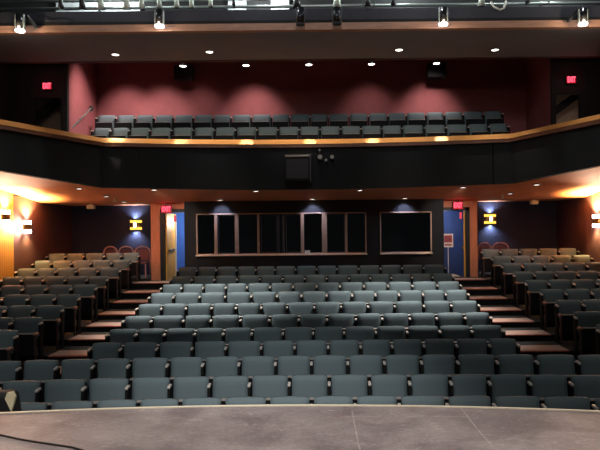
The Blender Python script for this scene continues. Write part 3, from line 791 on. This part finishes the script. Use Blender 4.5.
for pts, lb in (([P(360, -2, 13), P(364, 6, 12.95), P(368, 10, 12.9), P(373, 8, 12.95), P(376, -2, 13)], 'black cable looping below the catwalk pipe right of centre'), ([P(38, 15, 12.85), P(45, 21, 12.82), P(56, 20, 12.82), P(66, 24, 12.82)], 'black cable drooping across the catwalk front near the leftmost can lamp'), ([P(539, 6, 13), P(546, 4, 12.95), P(552, 0, 12.95)], 'pale cable rising from the catwalk pipe near the right end')):
    bm = bm_new(); add_tube(bm, pts, .014, 6); tag(obj('hanging_cable', bm, M['cable'], smooth=True), lb, 'cable')

# can lamps on the beam
CANS = [(20, 14.5, 31.0, 1, 'leftmost'), (159.5, 10.5, 26.5, 1, 'second from left'), (300.5, 8, 24.5, 0, 'unlit, third from left'), (337, 8, 24, 0, 'unlit, third from right'), (443.3, 8, 24.5, 1, 'second from right'), (583, 9.5, 24.5, 1, 'rightmost')]
for px, y0, y1, lit, lb in CANS:
    c = P(px, y1, 12.62); top = P(px, y0, 12.62).z
    t = thing('can_spotlight', f'cylindrical can lamp on the beam front, {lb} of six', 'lamp', c, 0, 'can lamps on the beam')
    h = top - c.z; r = .085
    bm = bm_new(); add_tube(bm, [(0, 0, .02), (0, 0, h)], r, 24); obj('can', bm, M['chrome'], t, False)
    for p in t.children[0].data.polygons: p.use_smooth = len(p.vertices) == 4
    bm = bm_new(); add_tube(bm, [(0, 0, -.012), (0, 0, .019)], r * 1.08, 24); obj('lens', bm, M['lamp'] if lit else M['lampoff'], t)
    for s_ in (-1, 1):
        bm = bm_new(); add_box(bm, s_ * r - .012, s_ * r + .012, -.03, .03, .02, h, .004); obj('edge_highlight', bm, M['pipe'] if lit else M['winmetal'], t)  # highlights along the can edges put in as thin strips
    bm = bm_new(); add_box(bm, -.03, .03, r, .275, h - .07, h - .02); obj('bracket', bm, M['blackmetal'], t)
    if lit:
        outer = abs(px - 300) > 200
        lamp('SPOT', c + Vector((0, 0, -.03)), 130 if outer else 3600, (1, .95, .9), .07, c + Vector(((1.7 if px < 300 else -1.7) if outer else (.38 if px < 300 else -.3), .25, -3)), 40 if outer else 50, .75)
        lamp('POINT', c + Vector((0, -.12, -.02)), 22 if outer else 8, (1, .8, .55), .05)
for px, py, qx, qy, lb in ((27, 16, 37, 28, 'dark diagonal brace beside the leftmost can lamp'), (577, 10, 567, 22, 'dark diagonal brace beside the rightmost can lamp')):
    bm = bm_new(); add_tube(bm, [P(px, py, 12.68), P(qx, qy, 12.80)], .035, 8); tag(obj('brace', bm, M['blackmetal']), lb, 'brace', 'can lamp braces')

# recessed downlights
LASTD = []
def downlight(p, label, group, r=.07, bright=True, power=0, ang=70, col=(1, .9, .78), tgt=None, normal_tilt=0):
    t = thing('downlight', label, 'downlight', p, 0, group); LASTD.append(t.name)
    bm = bm_new(); n = 18
    for k in range(n):
        a0, a1 = 2 * PI * k / n, 2 * PI * (k + 1) / n
        q_ = [(math.cos(a0), math.sin(a0)), (math.cos(a1), math.sin(a1))]
        for (ra, za, rb, zb_) in ((1.25 * r, 0.02, 1.25 * r, -.012), (1.25 * r, -.012, r, -.016), (r, -.016, r, .02)):
            add_poly(bm, [(q_[0][0] * ra, q_[0][1] * ra, za), (q_[1][0] * ra, q_[1][1] * ra, za), (q_[1][0] * rb, q_[1][1] * rb, zb_), (q_[0][0] * rb, q_[0][1] * rb, zb_)])
    bmesh.ops.remove_doubles(bm, verts=bm.verts, dist=.0005)
    obj('trim_ring', bm, M['winmetal'], t)
    bm = bm_new(); add_tube(bm, [(0, 0, -.012), (0, 0, .01)], r * .99, 18); obj('lens', bm, M['lamp'] if bright else M['lampdim'], t)
    if power:
        lamp('SPOT', Vector(p) + Vector((0, 0, -.03)), power, col, .05, Vector(p) + (Vector(tgt) if tgt else Vector((0, 0, -3))), ang, .7)
def on_plane(px, py, z):
    b = (py - CY) + ROLL * (px - CX); d = -(z - CAMZ) * F / b; return P(px, py, d)
for k, (px, py) in enumerate(((115.5, 54), (209.5, 51.3), (399, 49.2), (495, 49.2))):
    p = on_plane(px, py, CZ - .0); p.z = zb0 + (CZ - zb0) * (p.y - BY) / 2.2 - .005
    downlight(p, f'small recessed downlight in grey upper ceiling, {ORD[k]} from left', 'upper ceiling downlights', .085, False, *((900, 12, (1, .86, .66), Vector((-5.25, 15.1, RT)) - p) if k == 0 else (80, 60)))
for k, (px, py) in enumerate(((183, 63), (246, 64), (309, 63.8), (371.5, 62.7), (436.5, 59.3))):
    p = P(px, py, 15.45); p.z = CZ - .03
    downlight(p, f'bright recessed downlight over the balcony rail, {ORD[k]} from left', 'balcony rail downlights', .08, True, 700, 11, (1, .86, .66), Vector((P((182, 246, 310, 373, 440)[k], 140, 15.5).x, 15.6 - .6 * ((p.x + .48) / 5.1) ** 2 - .02, RT)) - p)
    bm = bm_new(); add_tube(bm, [(0, 0, .02), (0, 0, CR - p.z)], .02, 8); obj('hanging_stem', bm, M['blackmetal'], bpy.data.objects[LASTD[-1]])
def soff(px, py):
    u, v = px - CX, py - CY; d = 15.3
    for _ in range(30):
        want = sz(d) if d < 17.4 else SZ
        b = v + ROLL * u; d = d + .5 * (-(want - CAMZ) * F / b - d)
    p = P(px, py, d); p.z = sz(d) - .006; return p
SOF = [(79, 188.2, 'left side, nearest the mustard wall'), (106.5, 196, 'left side, middle'), (124.5, 201.7, 'left side, nearest the sconce wall'), (154, 189.4, 'above the left aisle'),
       (256, 190.6, 'left of centre'), (360, 189.8, 'right of centre'), (463, 187, 'above the right aisle'), (510, 193.2, 'right side, nearer the sconce wall'), (536.7, 184.2, 'right side, nearest the fascia corner')]
for px, py, lb in SOF:
    downlight(soff(px, py), f'small recessed downlight in orange soffit, {lb}', 'soffit downlights', .075, False, *((130, 70, (1, .88, .74), (.1 if px > 300 else -.1, 2.4, -1.5)) if 'aisle' in lb else (40, 90)))
for k, (px, lb) in enumerate(((222.5, 'left'), (313, 'middle'), (403.3, 'right'))):
    p = soff(px, 201.4 - .0105 * (px - 222)); p.y = 17.15; p.z = sz(17.15) - .006
    downlight(p, f'small recessed downlight washing the booth wall, {lb} of three', 'booth wall downlights', .08, False, 55, 100, (.62, .68, 1), (0, .35, -1))
for px, py, lb in ((91, 203, 'small cream box under the soffit at left above the navy wall'), (534, 199, 'small cream box under the soffit at right above the navy wall')):
    c = P(px, py, 18.3); t = thing('emergency_lamp', lb, 'emergency lamp', (c.x, c.y, SZ - .001), 0, 'cream boxes under the soffit')
    bm = bm_new(); add_box(bm, -.11, .11, -.08, .08, -.15, -.03, .012); obj('body', bm, M['smallbox'], t)
    bm = bm_new(); add_box(bm, -.04, .04, -.04, .04, -.031, 0); obj('mount', bm, M['smallbox'], t)
for px, py, lb in ((115, 200, 'small pale sprinkler head under the soffit near the left sconce'), (502.5, 197, 'small pale sprinkler head under the soffit near the right sconce')):
    p = soff(px, py - 2.5); t = thing('sprinkler_head', lb, 'sprinkler', p, 0, 'sprinkler heads')
    bm = bm_new(); add_tube(bm, [(0, 0, 0), (0, 0, -.09)], .018, 8); obj('ceiling_mount', bm, M['metal'], t)
    bm = bm_new(); add_tube(bm, [(0, 0, -.105), (0, 0, -.09)], .05, 12); obj('deflector', bm, M['metal'], t)

# ------------------------------------------------------------------ light
# unseen wash spots added to light the balcony rear and left walls
for px, e in ((110, 290), (148, 290), (188, 90), (248, 300), (373, 95), (438, 310)):
    x = X(px, 17.0, 90); lamp('SPOT', (x, 17.2, CR - .1), e, (1, .80, .76), .15, (x, 18.6, CAMZ + 2.75), 70, 1)
lamp('SPOT', (-4.6, 16.0, CR - .3), 620, (1, .80, .76), .08, (-6.95, 16.9, CAMZ + 2.9), 66, 1)
for px in (118, 182, 246, 310, 373, 440):
    x = X(px, 15.4, 140); lamp('SPOT', (x, 15.35, CZ - .08), {118: 95, 182: 100, 246: 95, 310: 90, 373: 75, 440: 50}[px], (1, .80, .55), .1, (x, 15.6, RT), 110, 1)  # extra wide spots added to brighten the balcony rail and front seats
# stage lanterns (out of the frame) over the front rows and the stage
for x, e, tx in ((-5.5, 1000, -4.8), (-1.2, 3000, -.8), (3.6, 520, 3.6)):
    lamp('SPOT', (x, 2.0, 9.2), e, (.97, .99, 1), .3, (tx, 8.0, .9), 32, .9)
lamp('SPOT', (0.0, 0.5, 8.5), 3000, (1, .91, .87), .4, (-0.6, 3.6, 1.4), 58, .8)
lamp('SPOT', (0.0, 2.0, 9.0), 650, (1, .95, .92), .4, (0, 13.0, 7.4), 60, .5)  # unseen spot added to brighten the beam front
for x, tx, e, ang in ((-5.0, -6.6, 420, 34), (4.4, 5.9, 420, 34), (-.3, -.4, 330, 20)):
    lamp('SPOT', (x, 5.0, 8.8), e, (1, .98, .94), .3, (tx, 14.6, 1.6), ang, .9)  # unseen fill spots added for the side blocks and rear centre rows
for px in (115, 209, 304, 399, 480):
    lamp('SPOT', (X(px, 14.2, 50), 14.2, CZ - .12), 75 if px < 400 else 45, (.95, .97, 1), .1, (X(px, 17, 120), 17.0, CAMZ + 2.2), 75, 1)  # fill spots added below the upper ceiling to brighten the balcony seats
# unseen points added to brighten the catwalk, its pipe and lanterns
for x in (-5, -1.5, 2, 5.5):
    lamp('POINT', (x, 13.9, zb2 + .9), 90, (.93, 1, .98), .1)
for x in (-5, -1.5, 2, 5.5):
    lamp('POINT', (x, 12.5, zb2 + 1.3), 60, (.93, 1, .98), .1)
# corridors
lamp('POINT', (bxl - .25, 19.2, 3.3), 62, (1, .88, .66), .1)
lamp('POINT', ((bxr + X(466, DD)) / 2, 19.6, 3.35), 24, (.9, .93, 1), .1)
# vestibules
lamp('POINT', (XL + .7, 16.0, CZ - 2.3), 7, (1, .8, .65), .05)
lamp('POINT', (XR - .9, 16.0, CZ - 2.2), 7, (1, .8, .65), .05)

for o in SEAT.values(): bpy.data.objects.remove(o)
w = bpy.data.worlds.new('World'); bpy.context.scene.world = w; w.use_nodes = True
w.node_tree.nodes['Background'].inputs[0].default_value = (.95, .93, 1, 1); w.node_tree.nodes['Background'].inputs[1].default_value = 0.028

cam = bpy.data.cameras.new('camera'); co = bpy.data.objects.new('camera', cam); C.objects.link(co)
co.location = (0, 0, CAMZ); co.rotation_euler = (PI / 2, ROLL, 0)
cam.sensor_width = 36; cam.lens = 36; cam.shift_x = -27 / 600; cam.shift_y = 5 / 600; cam.clip_end = 100
bpy.context.scene.camera = co
vs = bpy.context.scene.view_settings
vs.view_transform = 'Standard'; vs.look = 'None'; vs.exposure = 0
